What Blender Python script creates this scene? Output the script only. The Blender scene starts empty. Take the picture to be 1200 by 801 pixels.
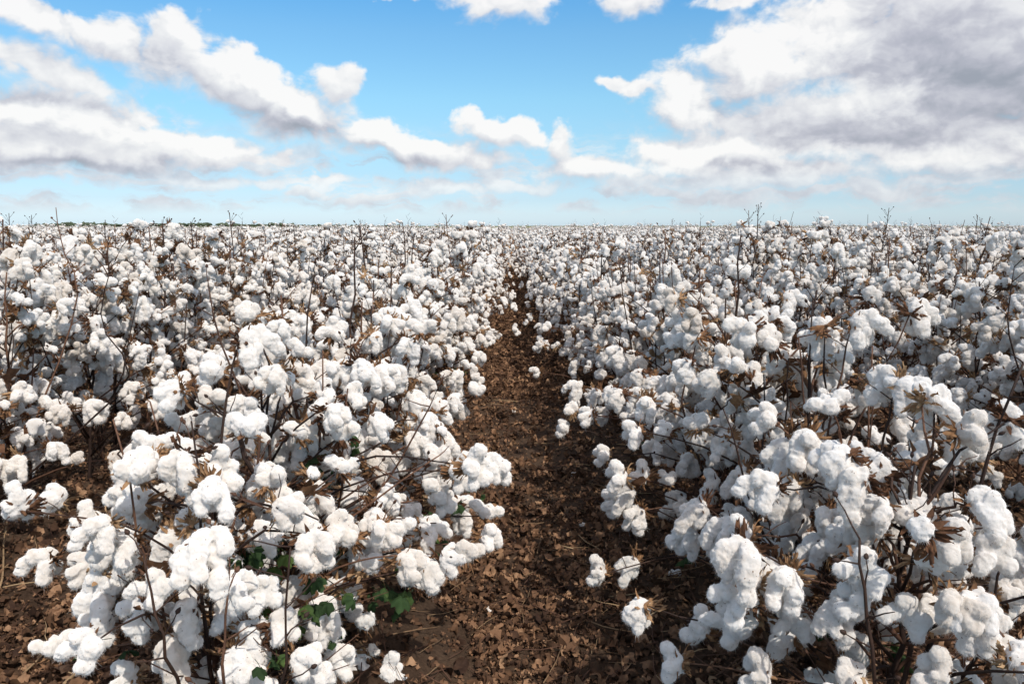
import bpy, bmesh, math, random, time
import numpy as np
from mathutils import Vector, Matrix, noise as mnoise

T0 = time.time()
R = math.radians
PI = math.pi
scene = bpy.context.scene
COL = scene.collection

# ------------------------------------------------------------------ camera
CAM_Z = 1.32
F = 933.0                      # focal length in photograph pixels (1200 wide)
TILT = math.atan(136.0 / F)
YAW = math.atan(3.0 / F)       # rows vanish a touch left of centre
cam_d = bpy.data.cameras.new('camera')
cam_d.sensor_width = 36.0
cam_d.lens = 36.0 * F / 1200.0
cam_d.clip_start = 0.05
cam_d.clip_end = 20000.0
cam = bpy.data.objects.new('camera', cam_d)
cam.location = (0, 0, CAM_Z)
cam.rotation_euler = (PI / 2 - TILT, 0, -YAW)
COL.objects.link(cam)
scene.camera = cam
CAM_M = Matrix.Translation((0, 0, CAM_Z)) @ cam.rotation_euler.to_matrix().to_4x4()
CAM_I = CAM_M.inverted()


def ray(px, py):
    return (CAM_M.to_3x3() @ Vector(((px - 600.0) / F, (400.5 - py) / F, -1.0))).normalized()


def at(px, py, Y):
    """the point of the field seen at photograph pixel (px, py), Y metres ahead"""
    d = ray(px, py)
    return Vector((0, 0, CAM_Z)) + d * (Y / d.y)


def proj(p):
    q = CAM_I @ Vector(p)
    if q.z > -0.05:
        return (-9999, -9999)
    return (600 + F * q.x / -q.z, 400.5 - F * q.y / -q.z)


# ------------------------------------------------------------------ materials
def new_mat(name):
    m = bpy.data.materials.new(name)
    m.use_nodes = True
    nt = m.node_tree
    nt.nodes.clear()
    return m, nt


def nd(nt, typ, **kw):
    n = nt.nodes.new(typ)
    for k, v in kw.items():
        if k.startswith('i_'):
            key = k[2:]
            n.inputs[int(key) if key.isdigit() else key].default_value = v
        else:
            setattr(n, k, v)
    return n


def ramp(nt, stops):
    r = nt.nodes.new('ShaderNodeValToRGB')
    e = r.color_ramp.elements
    while len(e) < len(stops):
        e.new(0.5)
    for el, (p, c) in zip(e, stops):
        el.position = p
        el.color = (c[0], c[1], c[2], 1)
    return r


def sheet_mat(name, stops, rnd='object', rough=0.85, transl=0.25, nscale=40.0, bump=0.4, spread=0.55):
    """dry / green plant tissue: colour runs over stops by a random value and a noise"""
    m, nt = new_mat(name)
    L = nt.links.new
    out = nd(nt, 'ShaderNodeOutputMaterial')
    tc = nd(nt, 'ShaderNodeTexCoord')
    nz = nd(nt, 'ShaderNodeTexNoise', i_Scale=nscale, i_Detail=5.0, i_Roughness=0.65)
    L(tc.outputs['Object'], nz.inputs['Vector'])
    if rnd == 'object':
        rv = nd(nt, 'ShaderNodeObjectInfo').outputs['Random']
    else:
        rv = nd(nt, 'ShaderNodeNewGeometry').outputs['Random Per Island']
    mx = nd(nt, 'ShaderNodeMath', operation='MULTIPLY_ADD')
    L(rv, mx.inputs[0])
    mx.inputs[1].default_value = spread
    sub = nd(nt, 'ShaderNodeMath', operation='MULTIPLY_ADD')
    L(nz.outputs['Fac'], sub.inputs[0])
    sub.inputs[1].default_value = 1.0 - spread + 0.25
    sub.inputs[2].default_value = -0.12
    L(sub.outputs[0], mx.inputs[2])
    rp = ramp(nt, stops)
    L(mx.outputs[0], rp.inputs['Fac'])
    bp = nd(nt, 'ShaderNodeBump', i_Strength=bump, i_Distance=0.003)
    L(nz.outputs['Fac'], bp.inputs['Height'])
    pb = nd(nt, 'ShaderNodeBsdfPrincipled', i_Roughness=rough)
    pb.inputs['Specular IOR Level'].default_value = 0.25
    L(rp.outputs['Color'], pb.inputs['Base Color'])
    L(bp.outputs['Normal'], pb.inputs['Normal'])
    if transl > 0:
        tr = nd(nt, 'ShaderNodeBsdfTranslucent')
        L(rp.outputs['Color'], tr.inputs['Color'])
        ms = nd(nt, 'ShaderNodeMixShader', i_0=transl)
        L(pb.outputs[0], ms.inputs[1])
        L(tr.outputs[0], ms.inputs[2])
        L(ms.outputs[0], out.inputs['Surface'])
    else:
        L(pb.outputs[0], out.inputs['Surface'])
    return m


def cotton_mat():
    m, nt = new_mat('cotton_lint')
    L = nt.links.new
    out = nd(nt, 'ShaderNodeOutputMaterial')
    tc = nd(nt, 'ShaderNodeTexCoord')
    nz = nd(nt, 'ShaderNodeTexNoise', i_Scale=55.0, i_Detail=4.0, i_Roughness=0.6)
    L(tc.outputs['Object'], nz.inputs['Vector'])
    fz = nd(nt, 'ShaderNodeTexNoise', i_Scale=420.0, i_Detail=3.0, i_Roughness=0.7)
    L(tc.outputs['Object'], fz.inputs['Vector'])
    rp = ramp(nt, [(0.25, (0.80, 0.755, 0.70)), (0.5, (0.885, 0.862, 0.832)), (0.8, (0.91, 0.90, 0.885))])
    L(nz.outputs['Fac'], rp.inputs['Fac'])
    oi = nd(nt, 'ShaderNodeObjectInfo')
    tint = ramp(nt, [(0.0, (0.87, 0.83, 0.78)), (0.09, (0.94, 0.92, 0.895)), (0.4, (1, 0.99, 0.975)), (1.0, (1, 1, 1))])
    L(oi.outputs['Random'], tint.inputs['Fac'])
    mul = nd(nt, 'ShaderNodeMix', data_type='RGBA', blend_type='MULTIPLY')
    mul.inputs[0].default_value = 1.0
    L(rp.outputs['Color'], mul.inputs[6])
    L(tint.outputs['Color'], mul.inputs[7])
    # crumbs of dry leaf caught in the lint
    cz = nd(nt, 'ShaderNodeTexNoise', i_Scale=210.0, i_Detail=2.0)
    L(tc.outputs['Object'], cz.inputs['Vector'])
    cr = ramp(nt, [(0.705, (0, 0, 0)), (0.735, (1, 1, 1))])
    L(cz.outputs['Fac'], cr.inputs['Fac'])
    crumb = nd(nt, 'ShaderNodeMix', data_type='RGBA')
    L(cr.outputs['Color'], crumb.inputs[0])
    L(mul.outputs[2], crumb.inputs[6])
    crumb.inputs[7].default_value = (0.20, 0.11, 0.055, 1)
    mul = crumb
    ad = nd(nt, 'ShaderNodeMath', operation='MULTIPLY_ADD')
    L(fz.outputs['Fac'], ad.inputs[0])
    ad.inputs[1].default_value = 0.35
    L(nz.outputs['Fac'], ad.inputs[2])
    bp = nd(nt, 'ShaderNodeBump', i_Strength=0.35, i_Distance=0.004)
    L(ad.outputs[0], bp.inputs['Height'])
    df = nd(nt, 'ShaderNodeBsdfDiffuse', i_Roughness=1.0)
    tr = nd(nt, 'ShaderNodeBsdfTranslucent')
    for b in (df, tr):
        L(mul.outputs[2], b.inputs['Color'])
        L(bp.outputs['Normal'], b.inputs['Normal'])
    ms = nd(nt, 'ShaderNodeMixShader', i_0=0.32)
    L(df.outputs[0], ms.inputs[1])
    L(tr.outputs[0], ms.inputs[2])
    L(ms.outputs[0], out.inputs['Surface'])
    return m


def soil_mat():
    m, nt = new_mat('soil')
    L = nt.links.new
    out = nd(nt, 'ShaderNodeOutputMaterial')
    tc = nd(nt, 'ShaderNodeTexCoord')
    n1 = nd(nt, 'ShaderNodeTexNoise', i_Scale=2.2, i_Detail=8.0, i_Roughness=0.65)
    n2 = nd(nt, 'ShaderNodeTexNoise', i_Scale=60.0, i_Detail=8.0, i_Roughness=0.75)
    L(tc.outputs['Object'], n1.inputs['Vector'])
    L(tc.outputs['Object'], n2.inputs['Vector'])
    mx = nd(nt, 'ShaderNodeMath', operation='MULTIPLY_ADD')
    L(n1.outputs['Fac'], mx.inputs[0])
    mx.inputs[1].default_value = 0.5
    ml = nd(nt, 'ShaderNodeMath', operation='MULTIPLY')
    L(n2.outputs['Fac'], ml.inputs[0])
    ml.inputs[1].default_value = 0.5
    L(ml.outputs[0], mx.inputs[2])
    rp = ramp(nt, [(0.33, (0.038, 0.023, 0.015)), (0.5, (0.078, 0.049, 0.032)), (0.68, (0.14, 0.092, 0.060))])
    L(mx.outputs[0], rp.inputs['Fac'])
    bp = nd(nt, 'ShaderNodeBump', i_Strength=0.8, i_Distance=0.02)
    L(n2.outputs['Fac'], bp.inputs['Height'])
    pb = nd(nt, 'ShaderNodeBsdfPrincipled', i_Roughness=0.95)
    pb.inputs['Specular IOR Level'].default_value = 0.1
    L(rp.outputs['Color'], pb.inputs['Base Color'])
    L(bp.outputs['Normal'], pb.inputs['Normal'])
    L(pb.outputs[0], out.inputs['Surface'])
    return m


M_LINT = cotton_mat()
M_BUR = sheet_mat('dry_bur', [(0.06, (0.042, 0.021, 0.015)), (0.32, (0.150, 0.072, 0.038)),
                              (0.60, (0.34, 0.19, 0.095)), (0.92, (0.56, 0.40, 0.235))], transl=0.25, nscale=60)
M_DRY = sheet_mat('dry_leaf', [(0.1, (0.045, 0.022, 0.013)), (0.5, (0.15, 0.075, 0.037)),
                               (0.9, (0.36, 0.22, 0.115))], transl=0.3, nscale=35)
M_STEM = sheet_mat('stem_bark', [(0.05, (0.018, 0.010, 0.008)), (0.45, (0.042, 0.023, 0.016)),
                                 (0.75, (0.095, 0.047, 0.029)), (1.0, (0.23, 0.12, 0.07))],
                   transl=0.0, nscale=90, rough=0.7, spread=0.7)
M_GREEN = sheet_mat('green_leaf', [(0.12, (0.018, 0.036, 0.013)), (0.5, (0.036, 0.070, 0.022)),
                                   (0.8, (0.10, 0.15, 0.035)), (0.97, (0.20, 0.17, 0.05))], transl=0.3, nscale=25)
M_LITTER = sheet_mat('leaf_litter', [(0.08, (0.032, 0.016, 0.010)), (0.42, (0.105, 0.055, 0.030)),
                                     (0.72, (0.22, 0.120, 0.066)), (0.96, (0.44, 0.27, 0.155))],
                     rnd='island', transl=0.12, nscale=30, spread=0.75)
M_STRAW = sheet_mat('pale_straw', [(0.1, (0.14, 0.08, 0.045)), (0.6, (0.30, 0.2, 0.11)), (0.95, (0.48, 0.35, 0.2))],
                    rnd='island', transl=0.0, nscale=50)
M_SOIL = soil_mat()

# ------------------------------------------------------------------ mesh helpers
def make_mesh(name, verts, faces, mats, idx=None, smooth=True):
    me = bpy.data.meshes.new(name)
    verts = np.asarray(verts, dtype=np.float64)
    me.from_pydata(verts.tolist(), [], [tuple(f) for f in faces])
    for m in mats:
        me.materials.append(m)
    if smooth:
        me.polygons.foreach_set('use_smooth', [True] * len(me.polygons))
    if idx is not None:
        me.polygons.foreach_set('material_index', idx)
    me.update()
    return me


class MB:
    def __init__(self):
        self.v, self.f, self.m = [], [], []

    def add(self, v, f, mi=0):
        o = len(self.v)
        self.v.extend([tuple(p) for p in v])
        self.f.extend([tuple(i + o for i in q) for q in f])
        self.m.extend([mi] * len(f))

    def mesh(self, name, mats):
        return make_mesh(name, self.v, self.f, mats, self.m)


def frames(pts):
    pts = [Vector(p) for p in pts]
    out = []
    up = Vector((0.31, 0.17, 0.93))
    for i, p in enumerate(pts):
        a = pts[max(i - 1, 0)]
        b = pts[min(i + 1, len(pts) - 1)]
        t = (b - a)
        t = t.normalized() if t.length > 1e-9 else Vector((0, 0, 1))
        x = t.cross(up)
        if x.length < 0.2:
            x = t.cross(Vector((1, 0, 0)))
        x.normalize()
        out.append((p, t, x, t.cross(x)))
    return out


def tube(mb, pts, radii, n=6, mi=0, cap=True):
    fr = frames(pts)
    v, f = [], []
    for (p, t, x, y), r in zip(fr, radii):
        for k in range(n):
            a = 2 * PI * k / n
            v.append(p + (x * math.cos(a) + y * math.sin(a)) * r)
    for i in range(len(pts) - 1):
        for k in range(n):
            k2 = (k + 1) % n
            f.append((i * n + k, i * n + k2, (i + 1) * n + k2, (i + 1) * n + k))
    if cap:
        f.append(tuple(range((len(pts) - 1) * n, len(pts) * n)))
        f.append(tuple(reversed(range(n))))
    mb.add(v, f, mi)


def resample(pts, n):
    pts = [Vector(p) for p in pts]
    # catmull-rom through the points
    P = [pts[0] * 2 - pts[1]] + pts + [pts[-1] * 2 - pts[-2]]
    segs = len(pts) - 1
    out = []
    for i in range(n):
        u = i / (n - 1) * segs
        s = min(int(u), segs - 1)
        t = u - s
        a, b, c, d = P[s], P[s + 1], P[s + 2], P[s + 3]
        out.append(0.5 * ((2 * b) + (c - a) * t + (2 * a - 5 * b + 4 * c - d) * t * t + (3 * b - a - 3 * c + d) * t ** 3))
    return out


def icosphere(sub):
    bm = bmesh.new()
    bmesh.ops.create_icosphere(bm, subdivisions=sub, radius=1.0)
    v = np.array([p.co for p in bm.verts])
    f = [tuple(q.index for q in p.verts) for p in bm.faces]
    bm.free()
    return v, f


ICO = icosphere(2)


def fuse(puffs, voxel, smooth):
    """melts soft balls (centre, radii, rotation) into one surface; returns verts, faces"""
    mb = MB()
    for c, rad, rot in puffs:
        M = np.array(rot)
        v = (ICO[0] * np.array(rad)) @ M.T + np.array(c)
        mb.add(v, ICO[1], 0)
    me = make_mesh('puffs', mb.v, mb.f, [])
    o = bpy.data.objects.new('puffs', me)
    COL.objects.link(o)
    md = o.modifiers.new('fuse', 'REMESH')
    md.mode = 'VOXEL'
    md.voxel_size = voxel
    dg = bpy.context.evaluated_depsgraph_get()
    ev = o.evaluated_get(dg)
    m2 = ev.to_mesh()
    n = len(m2.vertices)
    V = np.empty(n * 3)
    m2.vertices.foreach_get('co', V)
    V = V.reshape(-1, 3)
    E = np.empty(len(m2.edges) * 2, dtype=np.int32)
    m2.edges.foreach_get('vertices', E)
    E = E.reshape(-1, 2)
    Fs = [tuple(p.vertices) for p in m2.polygons]
    ev.to_mesh_clear()
    bpy.data.objects.remove(o)
    bpy.data.meshes.remove(me)
    deg = np.bincount(E.ravel(), minlength=n).astype(float)[:, None]
    for _ in range(smooth):
        acc = np.zeros_like(V)
        np.add.at(acc, E[:, 0], V[E[:, 1]])
        np.add.at(acc, E[:, 1], V[E[:, 0]])
        V = 0.45 * V + 0.55 * acc / np.maximum(deg, 1)
    return V, Fs


def vnormals(V, Fs):
    q = np.array([f if len(f) == 4 else (f[0], f[1], f[2], f[2]) for f in Fs])
    n = np.cross(V[q[:, 2]] - V[q[:, 0]], V[q[:, 3]] - V[q[:, 1]])
    N = np.zeros_like(V)
    for k in range(4):
        np.add.at(N, q[:, k], n)
    return N / np.maximum(np.linalg.norm(N, axis=1, keepdims=True), 1e-12)


def lint_surface(mb, puffs, level, rng):
    voxel, sm = {0: (0.0021, 5), 1: (0.0050, 2), 2: (0.0115, 1)}[level]
    V, Fs = fuse(puffs, voxel, sm)
    off = Vector((rng.uniform(-50, 50), rng.uniform(-50, 50), rng.uniform(-50, 50)))
    if level < 2:
        N = vnormals(V, Fs)
        d = np.empty(len(V))
        for i, p in enumerate(V):
            q = Vector(p) + off
            x = 0.0038 * mnoise.noise(q / 0.024) + 0.0017 * (0.5 - 2 * abs(mnoise.noise(q / 0.014)))
            if level == 0:
                x += 0.0016 * mnoise.noise(q / 0.0075) + 0.0011 * mnoise.noise(q / 0.0036)
            d[i] = x
        V = V + N * d[:, None]
    mb.add(V, Fs, 0)
    if level > 0:
        return
    # loose fibres and wisps standing off the surface
    fv, ff = [], []
    for _ in range(int(len(V) * 0.75)):
        i = rng.randrange(len(V))
        p, n_ = Vector(V[i]), Vector(N[i])
        tdir = Vector((rng.gauss(0, 1), rng.gauss(0, 1), rng.gauss(0, 1) - 0.5)).normalized()
        d_ = (n_ * rng.uniform(0.1, 0.55) + tdir * 0.8).normalized()
        w = n_.cross(d_)
        if w.length < 0.05:
            continue
        w = w.normalized() * rng.uniform(0.00014, 0.00038)
        ln = rng.uniform(0.002, 0.0052) if rng.random() < 0.975 else rng.uniform(0.006, 0.014)
        o = len(fv)
        bend = tdir * ln * 0.3 + Vector((0, 0, -ln * 0.35))
        b = p - n_ * 0.0008
        fv += [b - w, b + w, b + d_ * ln * 0.6 + w * 0.6, b + d_ * ln * 0.6 - w * 0.6, b + d_ * ln + bend]
        ff += [(o, o + 1, o + 2, o + 3), (o + 3, o + 2, o + 4)]
    mb.add(fv, ff, 0)


def rnd_rot(rng):
    from mathutils import Euler
    return Euler((rng.uniform(0, 6), rng.uniform(0, 6), rng.uniform(0, 6))).to_matrix()


def petal(mb, base, axis, out, length, width, rng, curl, mi=0, nu=5, ragged=0.0):
    """pointed dry carpel or bract, cupped and curled outward"""
    axis, out = axis.normalized(), out.normalized()
    side = axis.cross(out).normalized()
    v, f = [], []
    for i in range(nu + 1):
        s = i / nu
        a = curl * s
        ctr = base + axis * (length * (math.sin(a) / curl if abs(curl) > 1e-3 else s)) + out * (
            length * ((1 - math.cos(a)) / curl if abs(curl) > 1e-3 else 0))
        w = width * (math.sin(PI * min(1, s * 0.86 + 0.14)) ** 0.8) * 0.5
        if i == nu:
            w = width * 0.03
        for j in (-1, -0.5, 0, 0.5, 1):
            jit = Vector((rng.uniform(-1, 1), rng.uniform(-1, 1), rng.uniform(-1, 1))) * length * (0.03 + ragged * abs(j) * s)
            v.append(ctr + side * (w * j) - out * (abs(j) ** 2 * w * 0.55) + jit)
    for i in range(nu):
        for j in range(4):
            f.append((i * 5 + j, i * 5 + j + 1, (i + 1) * 5 + j + 1, (i + 1) * 5 + j))
    mb.add(v, f, mi)


def basis(a):
    a = a.normalized()
    x = a.cross(Vector((0, 0, 1)))
    if x.length < 0.1:
        x = a.cross(Vector((0, 1, 0)))
    x.normalize()
    return x, a.cross(x)


def build_boll(kind, seed, level):
    """returns (lint MB, bur MB): attach point at the origin, opening towards +X"""
    rng = random.Random(seed)
    lint, bur = MB(), MB()
    th = {'up': rng.uniform(5, 50), 'side': rng.uniform(50, 95), 'hang': rng.uniform(60, 130),
          'long': rng.uniform(70, 135), 'small': rng.uniform(10, 80)}[kind]
    ph = rng.uniform(-0.4, 0.4)
    a = Vector((math.sin(R(th)) * math.cos(ph), math.sin(R(th)) * math.sin(ph), math.cos(R(th))))
    bx, by = basis(a)
    n = rng.choice([4, 4, 5]) if kind != 'small' else 4
    k = {'up': 1.0, 'side': 1.0, 'hang': 1.0, 'long': 1.03, 'small': 0.66}[kind]
    rot = rng.uniform(0, 6.28)
    c = a * 0.012
    puffs = []
    for i in range(n):
        ang = rot + 2 * PI * (i + rng.uniform(-0.22, 0.22)) / n
        rad = bx * math.cos(ang) + by * math.sin(ang)
        p = c + rad * 0.010 * k
        d = (a * 0.75 + rad * rng.uniform(0.5, 0.8)).normalized()
        steps = {'up': rng.choice([2, 3, 3]), 'side': rng.choice([3, 3, 4]), 'hang': rng.choice([4, 5, 5, 7]),
                 'long': rng.choice([4, 5, 6, 8]), 'small': 2}[kind]
        grav = {'up': 0.10, 'side': 0.36, 'hang': 0.62, 'long': 0.75, 'small': 0.05}[kind] * rng.uniform(0.7, 1.3)
        for q in range(steps):
            r = rng.uniform(0.0118, 0.0182) * k * (0.9 if q == 0 else 1.0) * (0.88 if q > 4 else 1.0)
            el = (r * rng.uniform(0.9, 1.12), r * rng.uniform(0.88, 1.1), r * rng.uniform(0.95, 1.25))
            puffs.append((p.copy(), el, rnd_rot(rng)))
            # seeds inside give each lock small shoulders
            for _ in range(rng.choice([1, 1, 2])):
                jd = Vector((rng.gauss(0, 1), rng.gauss(0, 1), rng.gauss(0, 1))).normalized()
                rr = r * rng.uniform(0.58, 0.78)
                puffs.append((p + jd * r * rng.uniform(0.36, 0.56), (rr, rr, rr), rnd_rot(rng)))
            p = p + d * r * rng.uniform(0.72, 0.95) + Vector((rng.gauss(0, 1), rng.gauss(0, 1), rng.gauss(0, 1))) * 0.0025
            d = (d + Vector((0, 0, -grav)) + Vector((rng.gauss(0, .12), rng.gauss(0, .12), 0))).normalized()
    lint_surface(lint, puffs, level, rng)
    # bur: carpels and ragged bracts
    nb = n
    for i in range(nb):
        ang = rot + 2 * PI * (i + 0.5) / nb
        rad = bx * math.cos(ang) + by * math.sin(ang)
        d = (a * 0.55 + rad).normalized()
        petal(bur, Vector((0, 0, 0)) + rad * 0.004, d, (rad - a * 0.8), rng.uniform(0.024, 0.039) * (0.75 + 0.25 * k),
              rng.uniform(0.008, 0.0135), rng, rng.uniform(0.2, 1.5), nu=5 if level == 0 else (3 if level == 1 else 2))
    for i in range(3 if level < 2 else 1):
        ang = rng.uniform(0, 6.28)
        strips = 5 if level == 0 else (2 if level == 1 else 1)
        for q in range(strips):
            an = ang + (q - (strips - 1) / 2) * 0.2
            rad = bx * math.cos(an) + by * math.sin(an)
            d = (a * rng.uniform(0.0, 0.5) + rad).normalized()
            petal(bur, -a * 0.004, d, (rad * 0.3 - a), rng.uniform(0.028, 0.05), rng.uniform(0.005, 0.009) * (1 if level == 0 else 2), rng,
                  rng.uniform(0.2, 1.6), nu=4 if level == 0 else 2, ragged=0.08)
    if level == 0:
        tube(bur, [-a * 0.016, Vector((0, 0, 0)), a * 0.008], [0.0028, 0.0045, 0.006], 7)
    return lint, bur


KINDS = ['up', 'up', 'up', 'side', 'side', 'side', 'side', 'hang', 'hang', 'hang', 'hang', 'long', 'long', 'long', 'small', 'small']
KIDX = {}
for i_, k_ in enumerate(KINDS):
    KIDX.setdefault(k_, []).append(i_)
HI_LINT, HI_BUR, MID_BOLL, FAR_BOLL = [], [], [], []
for i_, k_ in enumerate(KINDS):
    l_, b_ = build_boll(k_, 100 + i_, 0)
    HI_LINT.append(l_.mesh('boll', [M_LINT]))
    HI_BUR.append(b_.mesh('bur', [M_BUR]))
    l_, b_ = build_boll(k_, 100 + i_, 1)
    mm = MB()
    mm.add(l_.v, l_.f, 0)
    mm.add(b_.v, b_.f, 1)
    MID_BOLL.append(mm.mesh('boll', [M_LINT, M_BUR]))
    FAR_BOLL.append(build_boll(k_, 100 + i_, 2))


def dry_leaf_mesh(seed, mat, name, size=0.055):
    rng = random.Random(seed)
    nu, nv = 10, 10
    v, f = [], []
    off = Vector((rng.uniform(-9, 9), rng.uniform(-9, 9), rng.uniform(-9, 9)))
    ca, cb = rng.uniform(30, 95), rng.uniform(-50, 50)
    for i in range(nu):
        for j in range(nv):
            u, w = i / (nu - 1), (j / (nv - 1) - 0.5) * 2
            wid = (0.25 + 0.75 * math.sin(PI * min(1, u * 0.8 + 0.18))) * (1 + 0.28 * math.sin(9 * u + seed))
            x, y = u * size, w * wid * size * 0.5
            z = ca * y * y + cb * (x - size / 2) ** 2 + 0.036 * mnoise.noise(Vector((x, y, 0)) / (size * 0.36) + off) + 0.012 * mnoise.noise(Vector((x, y, 5)) / (size * 0.14) + off)
            x += 0.014 * mnoise.noise(Vector((x, y, 3)) / 0.02 + off)
            y += 0.010 * mnoise.noise(Vector((x, y, 7)) / 0.02 + off)
            v.append((x, y, z))
    for i in range(nu - 1):
        for j in range(nv - 1):
            f.append((i * nv + j, i * nv + j + 1, (i + 1) * nv + j + 1, (i + 1) * nv + j))
    return make_mesh(name, v, f, [mat])


def green_leaf_mesh(seed):
    """three-lobed cotton leaf on a short stalk, held at the origin"""
    rng = random.Random(seed)
    ang = [-2.5, -1.9, -1.25, -0.85, -0.6, -0.28, 0.0, 0.28, 0.6, 0.85, 1.25, 1.9, 2.5]
    rad = [0.3, 0.48, 0.62, 0.72, 0.46, 0.78, 1.0, 0.78, 0.46, 0.72, 0.62, 0.48, 0.3]
    S = 0.05
    v = [(0.02, 0, 0)]
    rings = 3
    for k in range(1, rings + 1):
        for a_, r_ in zip(ang, rad):
            t = k / rings
            x, y = 0.02 + math.cos(a_) * r_ * S * t, math.sin(a_) * r_ * S * t
            z = -0.006 * t * t * 2 + 0.006 * math.cos(a_ * 5) * t + rng.uniform(-.002, .002)
            v.append((x, y, z - 9 * y * y + 5 * abs(y) * max(0, x - 0.03) + 0.010 * mnoise.noise(Vector((x, y, seed)) / 0.02)))
    n = len(ang)
    f = []
    for j in range(n - 1):
        f.append((0, 1 + j, 2 + j))
        for k in range(rings - 1):
            o = 1 + k * n
            f.append((o + j, o + n + j, o + n + j + 1, o + j + 1))
    mb = MB()
    mb.add(v, f)
    tube(mb, [(-0.03, 0, -0.012), (0, 0, 0), (0.021, 0, 0.0)], [0.0012, 0.0012, 0.001], 5)
    return mb.mesh('green_leaf', [M_GREEN])


DRY = [dry_leaf_mesh(300 + i, M_DRY, 'dry_leaf', random.Random(i).uniform(0.036, 0.056)) for i in range(8)]
GREEN = [green_leaf_mesh(400 + i) for i in range(4)]

# ------------------------------------------------------------------ the lie of the land
PITCH = 1.43
R1X = 0.82


def row_x(k):                 # k = 0 first row right of the path, -1 first row left
    return R1X + k * PITCH


FIELD_END = 84.0


def ground_z(x, y):
    amp = 0.05
    z = amp * (1 + math.cos(2 * PI * (x - R1X) / PITCH))
    fade = 1.0
    if y > FIELD_END:
        fade = max(0.0, 1 - (y - FIELD_END) / 4)
    if abs(x) > 80:
        fade *= max(0.0, 1 - (abs(x) - 80) / 20)
    if y < 1.2:
        fade *= max(0.15, 1 - (1.2 - y) / 2)
    z *= fade
    if y < 40 and abs(x) < 30:
        z += 0.016 * mnoise.noise(Vector((x * 2.3, y * 2.3, 0.3))) + 0.012 * mnoise.noise(Vector((x * 7, y * 7, 1.3)))
        if y < 9 and abs(x) < 6:
            z += 0.006 * mnoise.noise(Vector((x * 22, y * 22, 4.3)))
            z += 0.075 * math.exp(-((x + 0.36) / 0.17) ** 2 - ((y - 2.15) / 0.42) ** 2)
            if x < 0.1 and y < 3.2:
                z += 0.012 * mnoise.noise(Vector((x * 14, y * 9, 9.3))) + 0.006 * abs(mnoise.noise(Vector((x * 40, y * 40, 2.3))))
    return z


def axis_vals(lo_far, lo, hi, hi_far, step, grow):
    a = list(np.arange(lo, hi + 1e-6, step))
    s, p, up = step, hi, []
    while p < hi_far:
        s *= grow
        p += s
        up.append(p)
    s, p, dn = step, lo, []
    while p > lo_far:
        s *= grow
        p -= s
        dn.append(p)
    return dn[::-1] + a + up


gx = axis_vals(-5000, -4.2, 4.4, 5000, 0.035, 1.06)
gy = axis_vals(-300, 0.8, 8.0, 9000, 0.035, 1.05)
gv = [(x, y, ground_z(x, y)) for y in gy for x in gx]
W = len(gx)
gf = [(j * W + i, j * W + i + 1, (j + 1) * W + i + 1, (j + 1) * W + i) for j in range(len(gy) - 1) for i in range(W - 1)]
ground = bpy.data.objects.new('ground', make_mesh('ground', gv, gf, [M_SOIL]))
ground['kind'] = 'structure'
COL.objects.link(ground)


def flat_field(name, y0, y1, z, stops, scale):
    m, nt = new_mat(name)
    L = nt.links.new
    tc = nd(nt, 'ShaderNodeTexCoord')
    nz = nd(nt, 'ShaderNodeTexNoise', i_Scale=scale, i_Detail=6.0, i_Roughness=0.7)
    L(tc.outputs['Object'], nz.inputs['Vector'])
    rp = ramp(nt, stops)
    L(nz.outputs['Fac'], rp.inputs['Fac'])
    pb = nd(nt, 'ShaderNodeBsdfPrincipled', i_Roughness=0.95)
    L(rp.outputs['Color'], pb.inputs['Base Color'])
    L(pb.outputs[0], nd(nt, 'ShaderNodeOutputMaterial').inputs['Surface'])
    o = bpy.data.objects.new(name, make_mesh(name, [(-4500, y0, z), (4500, y0, z), (4500, y1, z), (-4500, y1, z)], [(0, 1, 2, 3)], [m]))
    o['kind'] = 'structure'
    COL.objects.link(o)


flat_field('stubble_field', 90, 300, 0.06, [(0.3, (0.20, 0.13, 0.075)), (0.7, (0.34, 0.25, 0.13))], 0.05)
flat_field('far_pasture', 303, 5200, 0.10, [(0.3, (0.13, 0.14, 0.05)), (0.7, (0.22, 0.21, 0.08))], 0.004)

# ------------------------------------------------------------------ cotton plants
def wander(rng, a, b, n, amp):
    a, b = Vector(a), Vector(b)
    out = []
    for i in range(n + 1):
        t = i / n
        p = a.lerp(b, t)
        if 0 < i:
            p += Vector((rng.uniform(-1, 1), rng.uniform(-1, 1), rng.uniform(-0.6, 0.6))) * amp * (1 if i < n else 0.4)
        out.append(p)
    return out


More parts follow.
